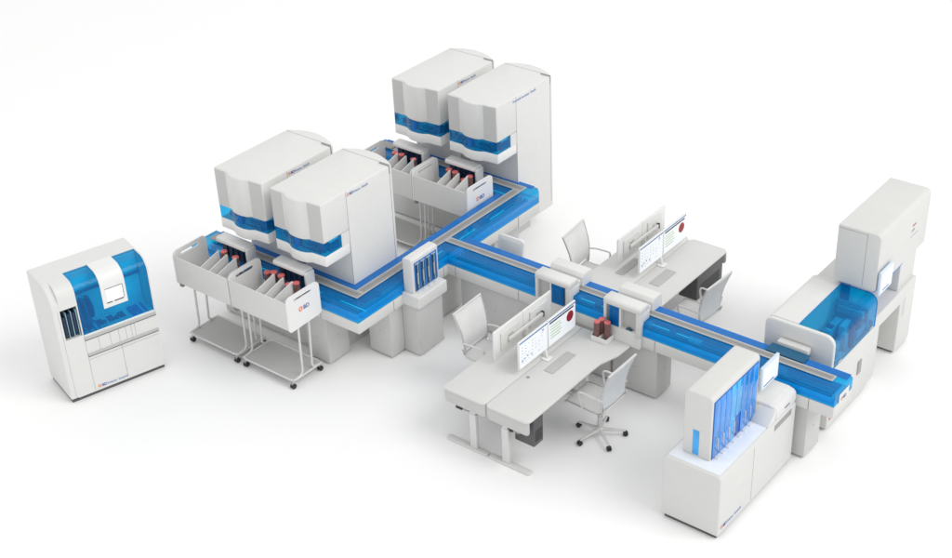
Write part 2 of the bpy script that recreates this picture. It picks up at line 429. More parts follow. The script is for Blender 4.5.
# ------------------------------------------------------------------ carts
def cart():
    t = thing('cart', '', 'cart', (0,0,0)); W = 1.07; D = .59
    # tray: front wall, floor, low back wall
    bm = bm_new(); add_box(bm, .0, W, 0, .018, .985, 1.40); obj('front_wall', bm, 'panel', t, .005)
    bm = bm_new(); add_box(bm, .0, W, .019, D-.01, .985, 1.00); obj('tray_floor', bm, 'panel', t)
    bm = bm_new(); add_box(bm, .02, W-.02, D-.022, D-.006, 1.001, 1.13); obj('back_wall', bm, 'panel', t, .004)
    def side(x0, x1, z0, nm, mt):
        o = rnd([(-.006,z0),(D+.005,z0+.02),(D+.005,1.475),(-.006,1.475)], [.05,.05,.08,.08], 6)
        hole = rnd([(.13,1.375),(.45,1.375),(.45,1.412),(.13,1.412)], .017, 4)
        bm = bm_new()
        # plate with a slot: fill between outline and hole
        for x in (x0, x1):
            vo = [bm.verts.new((x, p[0], p[1])) for p in o]; vh = [bm.verts.new((x, p[0], p[1])) for p in hole]
            ed = [bm.edges.new((vo[i], vo[(i+1) % len(vo)])) for i in range(len(vo))] + [bm.edges.new((vh[i], vh[(i+1) % len(vh)])) for i in range(len(vh))]
            bmesh.ops.triangle_fill(bm, edges=ed, use_beauty=True)
            if x == x0: a = (vo, vh)
            else: b = (vo, vh)
        for u, v in zip(a, b):
            for i in range(len(u)): bm.faces.new((u[i], u[(i+1) % len(u)], v[(i+1) % len(v)], v[i]))
        return obj(nm, bm, mt, t)
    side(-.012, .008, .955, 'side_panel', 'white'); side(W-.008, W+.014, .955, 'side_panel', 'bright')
    # low slanting dividers
    for x in (.36, .53, .70):
        bm = bm_new(); pr = [(.06,1.001),(D-.10,1.001),(D-.10,1.375),(D-.12,1.38),(.08,1.27)]
        add_prism(bm, pr, x, x+.012, 'x'); obj('divider', bm, 'bright', t)
    bm = bm_new(); add_box(bm, .80, .812, .06, .42, 1.001, 1.24); obj('short_divider', bm, 'white', t)
    # tube legs and shelf frame
    for x0, xb in ((.10, .0), (W-.05, W-.10)):
        pass
    for xt, xb in ((.085, .005), (W-.045, W-.105)):
        for yt, yb, yo in ((.20, .24, .06), (.40, .42, .60)):
            p = smooth_path([(xt, yt, .985), (xb, yb, .14), (xb+(.0), yo, .125), ], .10, 6)
            bm = bm_new(); add_tube(bm, p, .016, 10); obj('leg', bm, 'tube', t)
            bm = bm_new(); add_cyl(bm, (xt, yt, .945), .022, .07, 'z', 12); obj('leg_collar', bm, 'steel', t)
    fr = rnd([(.0,.055),(W-.10,.055),(W-.10,.60),(.0,.60)], .07, 6)
    bm = bm_new(); pts = [(p[0], p[1], .125) for p in fr]; add_tube(bm, pts + [pts[0]], .015, 8); obj('shelf_frame', bm, 'tube', t)
    bm = bm_new(); add_prism(bm, rnd([(.012,.067),(W-.112,.067),(W-.112,.588),(.012,.588)], .06, 5), .118, .128); obj('shelf', bm, 'shelf', t)
    for (x, y) in ((.03,.06),(W-.14,.06),(.03,.58),(W-.14,.58)):
        bm = bm_new(); add_cyl(bm, (x, y, .036), .036, .022, 'x', 16); add_cyl(bm, (x+.035, y, .036), .036, .018, 'x', 16); w = obj('caster', bm, 'dark', t)
        bm = bm_new(); add_box(bm, x+.008, x+.027, y-.022, y+.022, .035, .085); add_cyl(bm, (x+.018, y, .095), .012, .04, 'z', 10); obj('fork', bm, 'steel', w)
    # corner foot under the tray
    bm = bm_new(); add_box(bm, .03, .09, .0, .05, .935, .984); obj('tray_bumper', bm, 'seam', t, .008)
    return t
G_c = 'white tray carts parked against the conveyor'
ct = cart(); carts = [ct]
CL = ((-13.78,10.31,'white tray cart holding two dish stacks, the left one of the lower row'),(-12.705,10.31,'lower row tray cart holding five dish stacks, its end panel lettered and uncovered'),
      (-13.70,10.31+DY+.04,'white tray cart in the upper row, mostly hidden behind the lower incubators'),(-12.66,10.31+DY+.04,'white tray cart at the right of the upper row, touching the conveyor arm'))
for i, (x, y, lab) in enumerate(CL):
    if i == 0: ct.location = (x, y, 0); ct['label'] = lab; ct['group'] = G_c
    else: carts.append(dup(ct, (x, y, 0), 0, lab, G_c))
for c in carts[1::2]: logo(c, (1.086, .20, 1.19), (0,1,0), (0,0,1), .085)

# ------------------------------------------------------------------ petri dish stacks
def dish_stack(h=.27):
    t = thing('petri_dish_stack', '', 'petri dishes', (0,0,0))
    n = 14; r = .047
    bm = bm_new()
    for k in range(n):
        z = h*(k+.5)/n; add_cyl(bm, (0,0,z), r, h/n*.62, 'z', 20)
    obj('dish', bm, 'dish', t)
    bm = bm_new(); add_cyl(bm, (0,0,h/2), r*.93, h-.006, 'z', 18); obj('agar', bm, 'agar', t)
    bm = bm_new(); add_cyl(bm, (0,0,h+.006), r*1.04, .016, 'z', 24); obj('lid', bm, 'lid', t, .003)
    return t
G_d = 'stacks of petri dishes with pink lids'
ds = dish_stack(); first = True
spots = [(-13.38,10.86,1.07,'dish stack with a pink lid, left one of the two in the leftmost lower cart'),(-13.13,10.84,1.07,'dish stack with a pink lid, right one of the two in the leftmost lower cart'),
 (-12.535,10.855,1.03,'leftmost dish stack of the five in the lower cart by the conveyor corner'),(-12.41,10.86,1.07,'second dish stack from the left in the lower cart by the conveyor corner'),
 (-12.27,10.855,1.07,'middle dish stack of the five in the lower cart by the conveyor corner'),(-12.05,10.77,1.05,'tall front dish stack at the right end of the lower cart near the conveyor corner'),(-11.97,10.83,1.07,'rearmost right dish stack in the lower cart by the conveyor corner'),
 (-13.41,14.49,1.08,'leftmost dish stack of the three in the far left upper cart'),(-13.28,14.49,1.08,'middle dish stack of the three in the far left upper cart'),(-13.02,14.47,1.08,'right dish stack of the three in the far left upper cart'),
 (-12.34,14.49,1.09,'leftmost dish stack of the four in the upper cart on the right'),(-12.22,14.49,1.08,'second dish stack from the left in the upper cart on the right'),(-12.03,14.46,1.02,'front dish stack of the pair at the right end of the upper cart'),(-11.95,14.50,1.08,'rear dish stack of the pair at the right end of the upper cart'),
 (-8.43,12.655,.816,'dish stack in the small desk tray, nearest the monitors'),(-8.41,12.735,.816,'dish stack in the small desk tray, rearmost of the three'),(-8.31,12.71,.816,'dish stack in the small desk tray, rightmost of the three')]
for (x, y, z, lab) in spots:
    if first: ds.location = (x, y, z); ds['label'] = lab; ds['group'] = G_d; first = False
    else:
        q = dup(ds, (x, y, z), 0, lab, G_d)
        if x > -9: q.scale = (.88, .88, .95)

# ------------------------------------------------------------------ stack dispenser on its own pedestal
def add_fin(t, x0, x1, y0, y1, z0, z1, rr):
    prof = rnd([(x0,z0),(x1,z0),(x1,z1),(x0,z1)], [0,0,rr,rr], 6)
    return prof
t = thing('plate_sorter', 'small white dispenser with a slim blue windowed upright on a grey pedestal', 'dispenser', (-10.95, 12.18, 0))
L = lambda x0, x1, y0, y1, z0, z1: (x0+10.95, x1+10.95, y0-12.18, y1-12.18, z0, z1)
box('cabinet', L(-11.112,-10.83,11.915,12.43,.02,.80), 'ped', t, .006)
box('tray', L(-11.07,-10.765,11.88,12.48,.80,.985), 'white', t, .018, 3)
bm = bm_new(); add_prism(bm, rnd([(-11.06+10.95,.985),(-10.90+10.95,.985),(-10.90+10.95,1.505),(-11.06+10.95,1.505)], [0,0,.035,.035]), 11.93-12.18, 12.47-12.18, 'y'); obj('upright', bm, 'white', t, .006)
w = box('window', L(-10.899,-10.893,11.975,12.44,1.0,1.44), 'bsolid', t, .001)
bm = bm_new()
for k in range(4):
    y = 11.99+k*.113-12.18; add_box(bm, .052, .058, y, y+.085, 1.01, 1.425)
obj('lane', bm, M['navy'], w)
bm = bm_new()
for k in range(4):
    y = 12.03+k*.113-12.18; bm = bm_new(); add_box(bm, .058, .068, y-.008, y+.008, 1.10, 1.27); obj('grip', bm, 'railedge', w)
    bm = bm_new(); add_box(bm, .058, .063, y-.035, y+.04, 1.405, 1.425); obj('lane_cap', bm, 'railedge', w)
bm = bm_new()
for k in range(4):
    y = 11.985+k*.113-12.18; add_box(bm, .052, .060, y+.055, y+.07, 1.02, 1.40)
obj('lane_light', bm, M['deckm'], w)
bm = bm_new()
for k in range(4):
    y = 12.03+k*.113-12.18; add_box(bm, .055, .10, y-.03, y+.03, .986, .993)
obj('foot_plate', bm, 'bright', t)

# ------------------------------------------------------------------ work stations over the main track
def station(order=0):
    t = thing('work_station', '', 'work station', (0,0,.80)); W = .545
    # local y: 0 = front face (12.79); z local from .80
    z = -.80
    bm = bm_new()
    prof = rnd([(.001,.945+z),(.001,1.393+z),(.196,1.393+z),(.196,1.30+z),(.235,1.285+z),(.235,1.165+z),(.10,1.165+z),(.10,.945+z)], [0,.045,.03,.01,0,0,0,0], 5)
    # side walls and roof so that the openings are real
    add_prism(bm, prof, W-.06, W, 'x')
    obj('side_wall', bm, 'white', t, .003, 1)
    bm = bm_new(); add_prism(bm, prof, 0, .035, 'x'); obj('side_wall', bm, 'white', t, .003, 1)
    bm = bm_new(); roof = rnd([(0,1.315+z),(0,1.401+z),(.201,1.401+z),(.201,1.315+z)], [0,.045,.03,0], 5); add_prism(bm, roof, -.004, W+.004, 'x'); obj('roof', bm, 'white', t, .004, 1)
    bm = bm_new(); add_box(bm, .036, W-.061, .001, .064, .80+z, 1.02+z); obj('sill', bm, 'white', t)
    bm = bm_new(); add_box(bm, 0, .0355, .0, .064, .80+z, .945+z); obj('base_wall', bm, 'white', t)
    bm = bm_new(); add_box(bm, W-.0605, W, .0, .064, .80+z, .945+z); obj('base_wall', bm, 'white', t)
    bm = bm_new(); add_box(bm, .036, W-.061, .055, .065, 1.02+z, 1.31+z); obj('inner_wall', bm, 'pad', t)
    # order 0: open bay then window; order 1: window then open bay
    wx0, wx1 = ((.26, .45), (.075, .235))[order]; ox0 = (.12, .34)[order]
    px0, px1 = ((.235, .259), (.236, .262))[order]
    bm = bm_new(); add_box(bm, px0, px1, .003, .055, 1.02+z, 1.31+z); obj('post', bm, 'white', t)
    w = box('window', (wx0, wx1, .010, .013, 1.022+z, 1.312+z), 'bluedeep', t)
    bm = bm_new(); n = 4
    for k in range(n):
        a = wx0+.01+k*(wx1-wx0-.01)/n; add_box(bm, a, a+(wx1-wx0)/n*.62, .024, .054, 1.03+z, 1.30+z-.03*(k % 2))
    obj('plate_lane', bm, 'deckd', w)
    bm = bm_new(); add_cyl(bm, (ox0+.03,.032,1.035+z), .018, .03, 'z', 16); add_box(bm, ox0-.01, ox0+.08, .015, .05, 1.0205+z, 1.030+z); obj('plate_holder', bm, 'deckd', t)
    # rear hood over the far side, with a valley between
    bm = bm_new(); prof = rnd([(.36,.80+z),(.36,1.30+z),(.40,1.345+z),(.60,1.345+z),(.60,.80+z)], [0,.01,.03,.05,0], 5)
    add_prism(bm, prof, -.02, W-.04, 'x'); obj('rear_hood', bm, 'white', t, .012, 2)
    bm = bm_new(); add_box(bm, .0, W-.06, .236, .359, 1.18+z, 1.27+z); obj('bridge', bm, 'white', t, .004)
    return t
G_w = 'white work stations bridging the main conveyor'
st = station(); st.location = (-9.50, 12.785, .785); st['group'] = G_w; st['label'] = 'white hooded work station over the conveyor, the left one behind the monitors'
st = station(1); st.location = (-8.42, 12.785, .785); st['group'] = G_w; st['label'] = 'white hooded work station over the conveyor, the right one behind the tray of dishes'

# ------------------------------------------------------------------ desks
def desk(name, label, x0, x1, y0, y1, flare=0, end=0, legx=.5):
    """local origin at x0,y0. end: which end shows the hanging panel ('near' = y0, 'far' = y1)"""
    t = thing(name, label, 'desk', (x0, y0, 0), 0, 'pale height adjustable desks'); W = x1-x0; D = y1-y0
    if flare > 0: o = [(0,0),(W,0),(W,D*.66),(W+.005,D*.74),(W+.045,D*.80),(W+.085,D*.87),(W+.095,D),(0,D)]
    else: o = [(0,0),(W,0),(W,D),(0,D)]
    n = len(o); rad = [0]*n
    if end == 'near': rad[0] = .06; rad[1] = .08
    else: rad[n-2 if flare else 2] = .09; rad[n-1] = .09
    pts = rnd(o, rad, 6)
    bm = bm_new(); add_prism(bm, pts, .775, .80); obj('top', bm, 'desk', t, .004, 2)
    ye0, ye1 = (.025, .045) if end == 'near' else (D-.045, D-.025)
    bm = bm_new(); add_prism(bm, rnd([(.01,.585),(W-.01,.585),(W-.01,.774),(.01,.774)], [.05,.05,0,0], 6), ye0, ye1, 'y'); obj('end_panel', bm, 'hood', t, .004)  # greyer than the top: shade on the end face put into its colour
    for yy in ((.05, D-.35) if end == 'near' else (.35, D-.10)):
        bm = bm_new(); add_prism(bm, rnd([(.012,-.05+yy),(W-.0,-.05+yy),(W-.0,.04+yy),(.012,.04+yy)], .03, 4), .004, .034); ft = obj('foot', bm, 'panel', t, .008)
        lx = W*legx; box('leg', (lx-.05, lx+.05, yy-.03, yy+.03, .034, .55), 'panel', t, .006)
        box('lift_column', (lx-.04, lx+.04, yy-.022, yy+.022, .55, .774), 'steel', t)
        box('cross_beam', (.08, W-.08, yy-.02, yy+.02, .70, .77), 'dgrey', t)
    box('cable_tray', (W*.3, W*.7, .25, D-.3, .66, .70), 'dgrey', t, .004)
    return t
yA0, yA1 = 10.70, 12.782
dA1 = desk('desk', 'left one of the two nearest desks, carrying monitors seen from the back', -9.41, -8.750, yA0, yA1, 0, 'near', .67)
dA2 = desk('desk', 'right one of the two nearest desks, with a wavy edge and dish tray', -8.742, -8.095, yA0, yA1, 1, 'near', .42)
yB0, yB1 = 13.40, 15.60
dB1 = desk('desk', 'left one of the two far desks, carrying monitors seen from the back', -9.45, -8.79, yB0, yB1, 0, 'far', .5)
dB2 = desk('desk', 'right one of the two far desks, carrying lit screens, by the far right chair', -8.782, -8.175, yB0, yB1, 0, 'far', .5)
# control boxes and computers hung under the desks belong to the desks
box('control_box', (.16, .26, -.002+.05, .11, .52, .61), 'dark', dA1, .004)
box('control_box', (.44, .49, -.002+.05, .11, .52, .61), 'dark', dA1, .004)
box('control_box', (.31, .37, -.002+.05, .11, .52, .61), 'dark', dA2, .004)
box('cable_cover', (.27, .43, .05, .10, .535, .59), 'rail', dA1, .004)
box('cable_cover', (.38, .47, .05, .10, .535, .59), 'rail', dA2, .004)
G_pc = 'dark grey computer boxes hanging under the desks'
def hung_pc(loc, d, lab):
    t = thing('computer_case', lab, 'computer', loc, 0, G_pc)
    box('case', (-.29, 0, 0, d, 0, .40), 'dgrey', t, .01)
    bm = bm_new()
    for k in range(6): add_box(bm, .0005, .003, d*.12, d*.88, .06+k*.03, .072+k*.03)
    obj('vent', bm, 'dark', t)
    box('bracket', (-.25, -.05, d*.3, d*.7, .401, .424), 'dark', t)
hung_pc((-8.115, 10.84, .35), .19, 'dark computer case hung under the near end of the front desk')
hung_pc((-8.20, 14.80, .35), .70, 'long dark computer case hung under the far right desk')
# desk pads
G_p = 'grey pads lying on the desks'
def pad(x0, x1, y0, y1, lab):
    bm = bm_new(); add_prism(bm, rnd([(x0,y0),(x1,y0),(x1,y1),(x0,y1)], .01, 3), .802, .808)
    o = obj('desk_pad', bm, 'pad', None, .001); o['label'] = lab; o['category'] = 'desk pad'; o['group'] = G_p
pad(-8.59, -8.45, 11.70, 12.21, 'grey pad in front of the screens on the desk with the dish tray')
pad(-9.36, -9.24, 11.75, 12.25, 'grey pad on the front left desk behind the monitors')
pad(-8.62, -8.46, 14.20, 14.66, 'grey pad in front of the screens on the far right desk')
pad(-9.15, -9.02, 14.17, 14.66, 'grey pad on the far left desk under the monitor backs')
bm = bm_new(); add_cyl(bm, (-8.66, 11.47, .803), .022, .005, 'z', 20); o = obj('cable_grommet', bm, 'rail', dA2); o.location = (8.742, -10.70, 0)

# ------------------------------------------------------------------ monitors
def monitor_pair():
    """two screens side by side facing +x, centre at origin, z = desk top"""
    t = thing('twin_monitor', '', 'monitor', (0,0,.80)); H0, H1 = .08, .485
    for s in (0, 1):
        y0, y1 = (-.61, -.004) if s == 0 else (.004, .61)
        sc = box('screen_housing', (-.03, 0, y0, y1, H0, H1), 'bright', t, .006)
        p = box('display', (.0005, .002, y0+.012, y1-.012, H0+.015, H1-.012), 'scr', sc)
        box('title_bar', (.0022, .0032, y0+.012, y1-.012, H1-.030, H1-.012), 'sblue', p)
        box('back_shell', (-.05, -.0305, y0+.12, y1-.12, H0+.07, H1-.07), 'white', sc, .01)
        if s == 1:
            box('toolbar', (.0022, .0032, y0+.03, y1-.05, H1-.070, H1-.046), 'sdark', p)
            bm = bm_new(); add_cyl(bm, (.0028, y1-.13, H0+.235), .075, .002, 'x', 32); obj('dish_picture', bm, 'sred', p)
            bm = bm_new()
            for k in range(5):
                zz = H1-.12-k*.042; add_box(bm, .0022, .003, y0+.05, y0+.26+.03*(k % 2), zz-.009, zz+.006)
            obj('text_lines', bm, 'sgreen', p)
        else:
            bm = bm_new(); rr = random.Random(3)
            for k in range(6):
                for j in range(7):
                    if rr.random() < .75:
                        yy = y0+.05+j*.07; zz = H1-.10-k*.045; add_box(bm, .0022, .003, yy, yy+rr.uniform(.015,.04), zz, zz+.007)
            obj('text_lines', bm, 'sgrey', p)
            bm = bm_new()
            for yy, zz in ((.10,.12),(.16,.13),(.24,.11),(.05,.10)): add_box(bm, .0022, .0032, y0+yy, y0+yy+.03, H0+zz, H0+zz+.014)
            add_box(bm, .0022, .0032, y1-.12, y1-.09, H1-.075, H1-.055)
            obj('icons', bm, 'sblue', p)
    bm = bm_new(); add_box(bm, -.085, -.060, -.36, .36, .25, .30); obj('mount_bar', bm, 'white', t, .004)
    for y in (-.30, .30): 
        bm = bm_new(); add_box(bm, -.063, -.048, y-.05, y+.05, .22, .34); obj('mount_plate', bm, 'steel', t, .003)
    bm = bm_new(); add_box(bm, -.09, -.055, -.375, -.355, .235, .315); obj('bar_end', bm, 'dark', t, .002)
    bm = bm_new(); add_tube(bm, smooth_path([(-.075,0,.27),(-.075,0,.12),(.03,-.08,.055),(.05,-.10,.012)], .05, 4), .018, 10); obj('arm', bm, 'white', t)
    bm = bm_new(); add_prism(bm, rnd([(.0,-.16),(.11,-.16),(.11,-.04),(.0,-.04)], .015, 3), .002, .014); obj('stand_base', bm, 'bright', t, .002)
    return t
G_m = 'twin monitors on the desks'
mp = monitor_pair(); mp.location = (-8.76, 12.04, .80); mp['group'] = G_m; mp['label'] = 'twin screens lit with a dark red dish picture, on the near desk'
dup(mp, (-9.18, 12.05, .80), PI, 'twin monitors seen from the back on the near left desk', G_m)
dup(mp, (-8.78, 14.82, .80), 0, 'twin screens lit with a dark red dish picture, on the far right desk', G_m)
dup(mp, (-9.18, 14.86, .80), PI, 'twin monitors seen from the back on the far left desk', G_m)

# ------------------------------------------------------------------ dish tray on the desk
t = thing('dish_tray', 'small white partitioned tray holding three dish stacks on the near desk', 'tray', (-8.49, 12.605, .80))
bm = bm_new(); add_box(bm, 0,.235,0,.175,.002,.014); obj('base', bm, 'bright', t, .003)
bm = bm_new()
add_box(bm, 0,.235,0,.010,.0145,.075); add_box(bm, 0,.010,.0102,.175,.0145,.10); add_box(bm, .225,.235,.0102,.175,.0145,.075); add_box(bm,.0102,.2248,.165,.175,.0145,.09)
obj('wall', bm, 'bright', t)
bm = bm_new(); add_box(bm, .112,.120,.0102,.1648,.0145,.085); obj('partition', bm, 'bright', t)

# ------------------------------------------------------------------ chairs
def chair():
    t = thing('office_chair', '', 'chair', (0,0,0))
    # sling seat profile (x,z), extruded along y; faces -x
    prof = [(-.37,.535),(-.33,.555),(-.20,.560),(.0,.550),(.12,.548),(.18,.565),(.21,.60)]
    bm = bm_new(); top = prof; bot = [(x+.004, z-.022) for x, z in prof][::-1]
    add_prism(bm, top+bot, -.235, .235, 'y'); obj('seat', bm, 'seat', t, .004, 1)
    for s in (-1, 1):
        bm = bm_new(); add_tube(bm, [(x, s*.245, z-.008) for x, z in [(-.375,.53)]+prof[1:]+[(.225,.66)]], .012, 8); obj('seat_rail', bm, 'steel', t)
    # backrest, slightly curved, narrower at the bottom
    bp = [(.215,.64),(.205,.72),(.21,.82),(.235,.94),(.275,1.06),(.325,1.19)]
    n = len(bp); bm = bm_new(); F = []; B = []
    for i, (x, z) in enumerate(bp):
        w = .235 + .055*i/(n-1); row = []; rb = []
        for k in range(9):
            u = k/8*2-1; c = .018*(u*u); row.append(bm.verts.new((x-c, u*w, z))); rb.append(bm.verts.new((x-c+.010, u*w, z)))
        F.append(row); B.append(rb)
    for i in range(n-1):
        for k in range(8):
            bm.faces.new((F[i][k],F[i][k+1],F[i+1][k+1],F[i+1][k])); bm.faces.new((B[i][k],B[i+1][k],B[i+1][k+1],B[i][k+1]))
        bm.faces.new((F[i][0],F[i+1][0],B[i+1][0],B[i][0])); bm.faces.new((F[i][8],B[i][8],B[i+1][8],F[i+1][8]))
    for k in range(8):
        bm.faces.new((F[0][k],B[0][k],B[0][k+1],F[0][k+1])); bm.faces.new((F[-1][k],F[-1][k+1],B[-1][k+1],B[-1][k]))
    obj('backrest', bm, 'mesh', t)
    for s in (-1, 1):
        bm = bm_new(); add_tube(bm, [(x-.013, s*(.24+.055*i/(n-1)), z) for i, (x, z) in enumerate([(.20,.60)]+bp[1:])], .012, 8); obj('back_frame', bm, 'steel', t)
    bm = bm_new(); add_tube(bm, [(.312-.0*abs(k), k*.05, 1.192) for k in (-6,-3,0,3,6)], .015, 8); obj('top_rail', bm, 'tube', t)
    bm = bm_new(); add_tube(bm, [(.20, k*.048, .615) for k in (-5,0,5)], .011, 8); obj('lower_rail', bm, 'steel', t)
    for s in (-1, 1):
        bm = bm_new(); add_tube(bm, smooth_path([(-.10, s*.25,.545),(-.15, s*.275,.79),(.10, s*.28,.79),(.215, s*.262,.77)], .06, 6), .013, 8); obj('armrest', bm, 'tube', t)
    bm = bm_new(); add_box(bm, -.10, .10, -.09, .09, .495, .532); obj('tilt_mechanism', bm, 'dgrey', t, .01)
    bm = bm_new(); add_cyl(bm, (0,0,.30), .022, .40, 'z', 16); add_cyl(bm, (0,0,.20), .032, .22, 'z', 16); obj('column', bm, 'steel', t)
    bm = bm_new(); add_cyl(bm, (0,0,.115), .045, .07, 'z', 18); obj('hub', bm, 'tube', t, .006)
    for k in range(5):
        a = PI + 2*PI*k/5; c, s = math.cos(a), math.sin(a)
        bm = bm_new(); mt = Matrix.Rotation(a, 4, 'Z')
        vs = add_box(bm, .03, .32, -.022, .022, .075, .115, None)
        for v in vs:
            if v.co.x > .2: v.co.z = .068 if v.co.z < .09 else .088; v.co.y *= .65
            else: v.co.z += .012
            v.co = mt @ v.co
        obj('star_leg', bm, 'tube', t, .006)
        bm = bm_new(); d = Vector((-s, c, 0)); p = Vector((c*.32, s*.32, .034))
        add_tube(bm, [p-d*.026, p-d*.006], .033, 14); add_tube(bm, [p+d*.006, p+d*.026], .033, 14); w = obj('caster', bm, 'dark', t, .004)
        bm = bm_new(); add_cyl(bm, (c*.32, s*.32, .06), .010, .04, 'z', 10); obj('caster_stem', bm, 'dgrey', w)
    return t
G_ch = 'white office chairs at the desks'
ch = chair(); ch.location = (-7.85, 11.87, 0); ch['group'] = G_ch; ch['label'] = 'office chair nearest the camera with its five wheeled base in full view'
dup(ch, (-9.63, 11.90, 0), PI+R(2), 'office chair on the left side of the near desks, seen from the front', G_ch)
dup(ch, (-9.63, 14.33, 0), PI+R(6), 'office chair beyond the main conveyor on the left, by the monitor backs', G_ch)
dup(ch, (-7.87, 14.24, 0), R(-3), 'office chair beyond the main conveyor on the right, pushed to the far right desk', G_ch)
# the two left hand chairs show white fabric rather than grey mesh
for o in list(C.objects):
    if o.parent and o.name.startswith('backrest') and o.parent.location.x < -9:
        o.data = o.data.copy() if o.data.materials[0] != M['seat'] else o.data
        o.data.materials[0] = M['seat']; o['label'] = 'white backrest'

# upright panel standing in for a half-hidden white shape behind the conveyor corner
t = thing('framed_panel', 'white framed panel standing behind the main conveyor near its junction', 'panel', (-10.55, 13.42, 0)); t.rotation_euler.x = R(-11)
bm = bm_new(); add_prism(bm, rnd([(-.20,.66),(.24,.66),(.24,1.20),(-.20,1.20)], .05, 5), -.02, .02, 'y'); obj('panel', bm, 'bright', t, .008)
bm = bm_new(); add_prism(bm, rnd([(-.15,.71),(.19,.71),(.19,1.15),(-.15,1.15)], .03, 5), -.026, -.0205, 'y'); obj('inner_panel', bm, 'white', t, .002)
bm = bm_new(); add_box(bm, -.04, .08, .03, .07, .02, .80); obj('support', bm, 'ped', t, .006)

# ------------------------------------------------------------------ plating machine front right (slim tower on a long base)
t = thing('dispensing_machine', 'long white machine at the front right with a slim tower of blue doors on top', 'machine', (-6.06, 11.9, 0))
ox, oy = 6.06, -11.9
L = lambda x0, x1, y0, y1, z0, z1: (x0+ox, x1+ox, y0+oy, y1+oy, z0, z1)
bm = bm_new(); add_prism(bm, rnd([(-6.43+ox,.05),(-5.685+ox,.05),(-5.685+ox,.90),(-6.43+ox,.90)], [.02,.02,.05,.05], 5), 11.02+oy, 12.80+oy, 'y'); obj('base', bm, 'panel', t, .022, 3)
box('plinth', L(-6.40,-5.72,11.05,12.77,0,.05), 'dgrey', t)
box('work_top', L(-6.39,-5.725,11.06,12.76,.9002,.905), 'deck', t, .002).data.materials[0] = plain('cool_white_top', (.80,.84,.90), .3)
bm = bm_new(); pf = rnd([(-6.29+ox,.906),(-5.94+ox,.906),(-5.94+ox,1.77),(-6.29+ox,1.77)], [0,0,.055,.055], 6); add_prism(bm, pf, 11.20+oy, 12.27+oy, 'y'); obj('tower', bm, 'panel', t, .012, 2)
dr = box('door_panel', L(-5.939,-5.934,11.235,12.235,.915,1.70), 'bsolid', t, .001)
dr.data.materials[0] = plain('blue_door_back', (.03,.12,.50), .3)
for k in range(8):
    y0 = 11.24+k*.124+oy; wd = .118
    d = box('blue_door', (.127, .133, y0, y0+wd, .92 + (.0 if k != 4 else .30), 1.695), ['bluedeep','blue'][k in (3,4)], t, .001)
    d.data.materials[0] = M['door_a'] if 'door_a' in M else M.setdefault('door_a', plain('blue_door_plastic', (.02,.25,.74), .12, coat=.5, var=.25, scale=3))
    if k in (3, 4): d.data.materials[0] = M.setdefault('door_b', plain('pale_blue_door_plastic', (.04,.38,.82), .12, coat=.5, var=.2, scale=3))
    if k not in (4,):
        hy = y0+wd*.62; z0 = 1.02
        bm = bm_new(); add_tube(bm, smooth_path([(.133,hy,z0),(.155,hy,z0),(.155,hy,z0+.16),(.133,hy,z0+.16)], .012, 3), .006, 6); obj('handle', bm, 'steel', d)
    bm = bm_new(); add_box(bm, .133, .175, y0+wd*.4, y0+wd*.75, .906, .918); obj('dish_rest', bm, 'bright', t)
box('side_window', L(-6.165,-6.085,11.196,11.2,.93,1.27), M['door_b'], t, .002)
bm = bm_new(); cp = rnd([(-6.24+ox,.906),(-5.69+ox,.906),(-5.69+ox,1.06),(-5.80+ox,1.09),(-6.24+ox,1.09)], [0,0,.07,.05,.05], 5)
add_prism(bm, cp, 12.30+oy, 12.80+oy, 'y'); obj('console', bm, 'white', t, .025, 3)
bm = bm_new(); add_prism(bm, rnd([(12.12+oy,.906),(12.299+oy,.906),(12.299+oy,1.06),(12.22+oy,.99)], [0,0,0,.03]), -5.95+ox, -5.70+ox, 'x'); obj('console_slope', bm, 'white', t, .008)
bm = bm_new(); add_cyl(bm, (-6.14+ox, 12.62+oy, 1.14), .07, .12, 'z', 20); obj('neck', bm, 'white', t, .015)
sn = box('touch_screen', L(-6.0,-5.96,12.40,12.82,1.14,1.47), 'bezel', t, .012, 3)
d = box('display', L(-5.9595,-5.957,12.43,12.79,1.17,1.445), 'scr', sn); box('status_bar', L(-5.9568,-5.956,12.45,12.70,1.185,1.205), 'sblue', d)
box('screen_arm', L(-6.09,-6.0,12.56,12.66,1.24,1.30), 'rail', t, .01)
box('door_slot', L(-5.6855,-5.683,12.26,12.68,.78,.86), 'rail', t, .001)
box('card_slot', L(-5.689,-5.686,12.50,12.62,.965,.985), 'seam', t, .001)
box('panel_seam', L(-5.6855,-5.6835,11.78,11.786,.08,.84), 'rail', t)
logo(t, (-5.684+ox, 11.08+oy, .13), (0,1,0), (0,0,1), .06, 'Kiestra  InoqulA')

# ------------------------------------------------------------------ machine with the blue lid, right
t = thing('staining_machine', 'white machine with a rounded blue see-through lid at the right end of the conveyor', 'machine', (-6.05, 14.1, 0))
ox, oy = 6.05, -14.1
X0, X1 = -6.51, -5.585
box('base', (X0+ox+.03, X1+ox-.01, 13.55+oy, 14.72+oy, .04, .90), 'panel', t, .01)
box('plinth', (X0+ox+.06, X1+ox-.05, 13.60+oy, 14.68+oy, 0, .04), 'dgrey', t)
hp = rnd([(X0+ox,.90),(X1+ox,.90),(X1+ox,1.43),(X0+ox,1.43)], [0,0,.13,.10], 8)
bm = bm_new(); add_prism(bm, hp, 13.50+oy, 13.56+oy, 'y'); obj('front_frame', bm, 'white', t, .02, 3)
bm = bm_new(); add_prism(bm, rnd([(X0+ox,.90),(-6.09+ox,.90),(-6.09+ox,1.43),(X0+ox,1.43)], [0,0,0,.10], 8), 14.67+oy, 14.72+oy, 'y'); obj('rear_frame', bm, 'white', t)
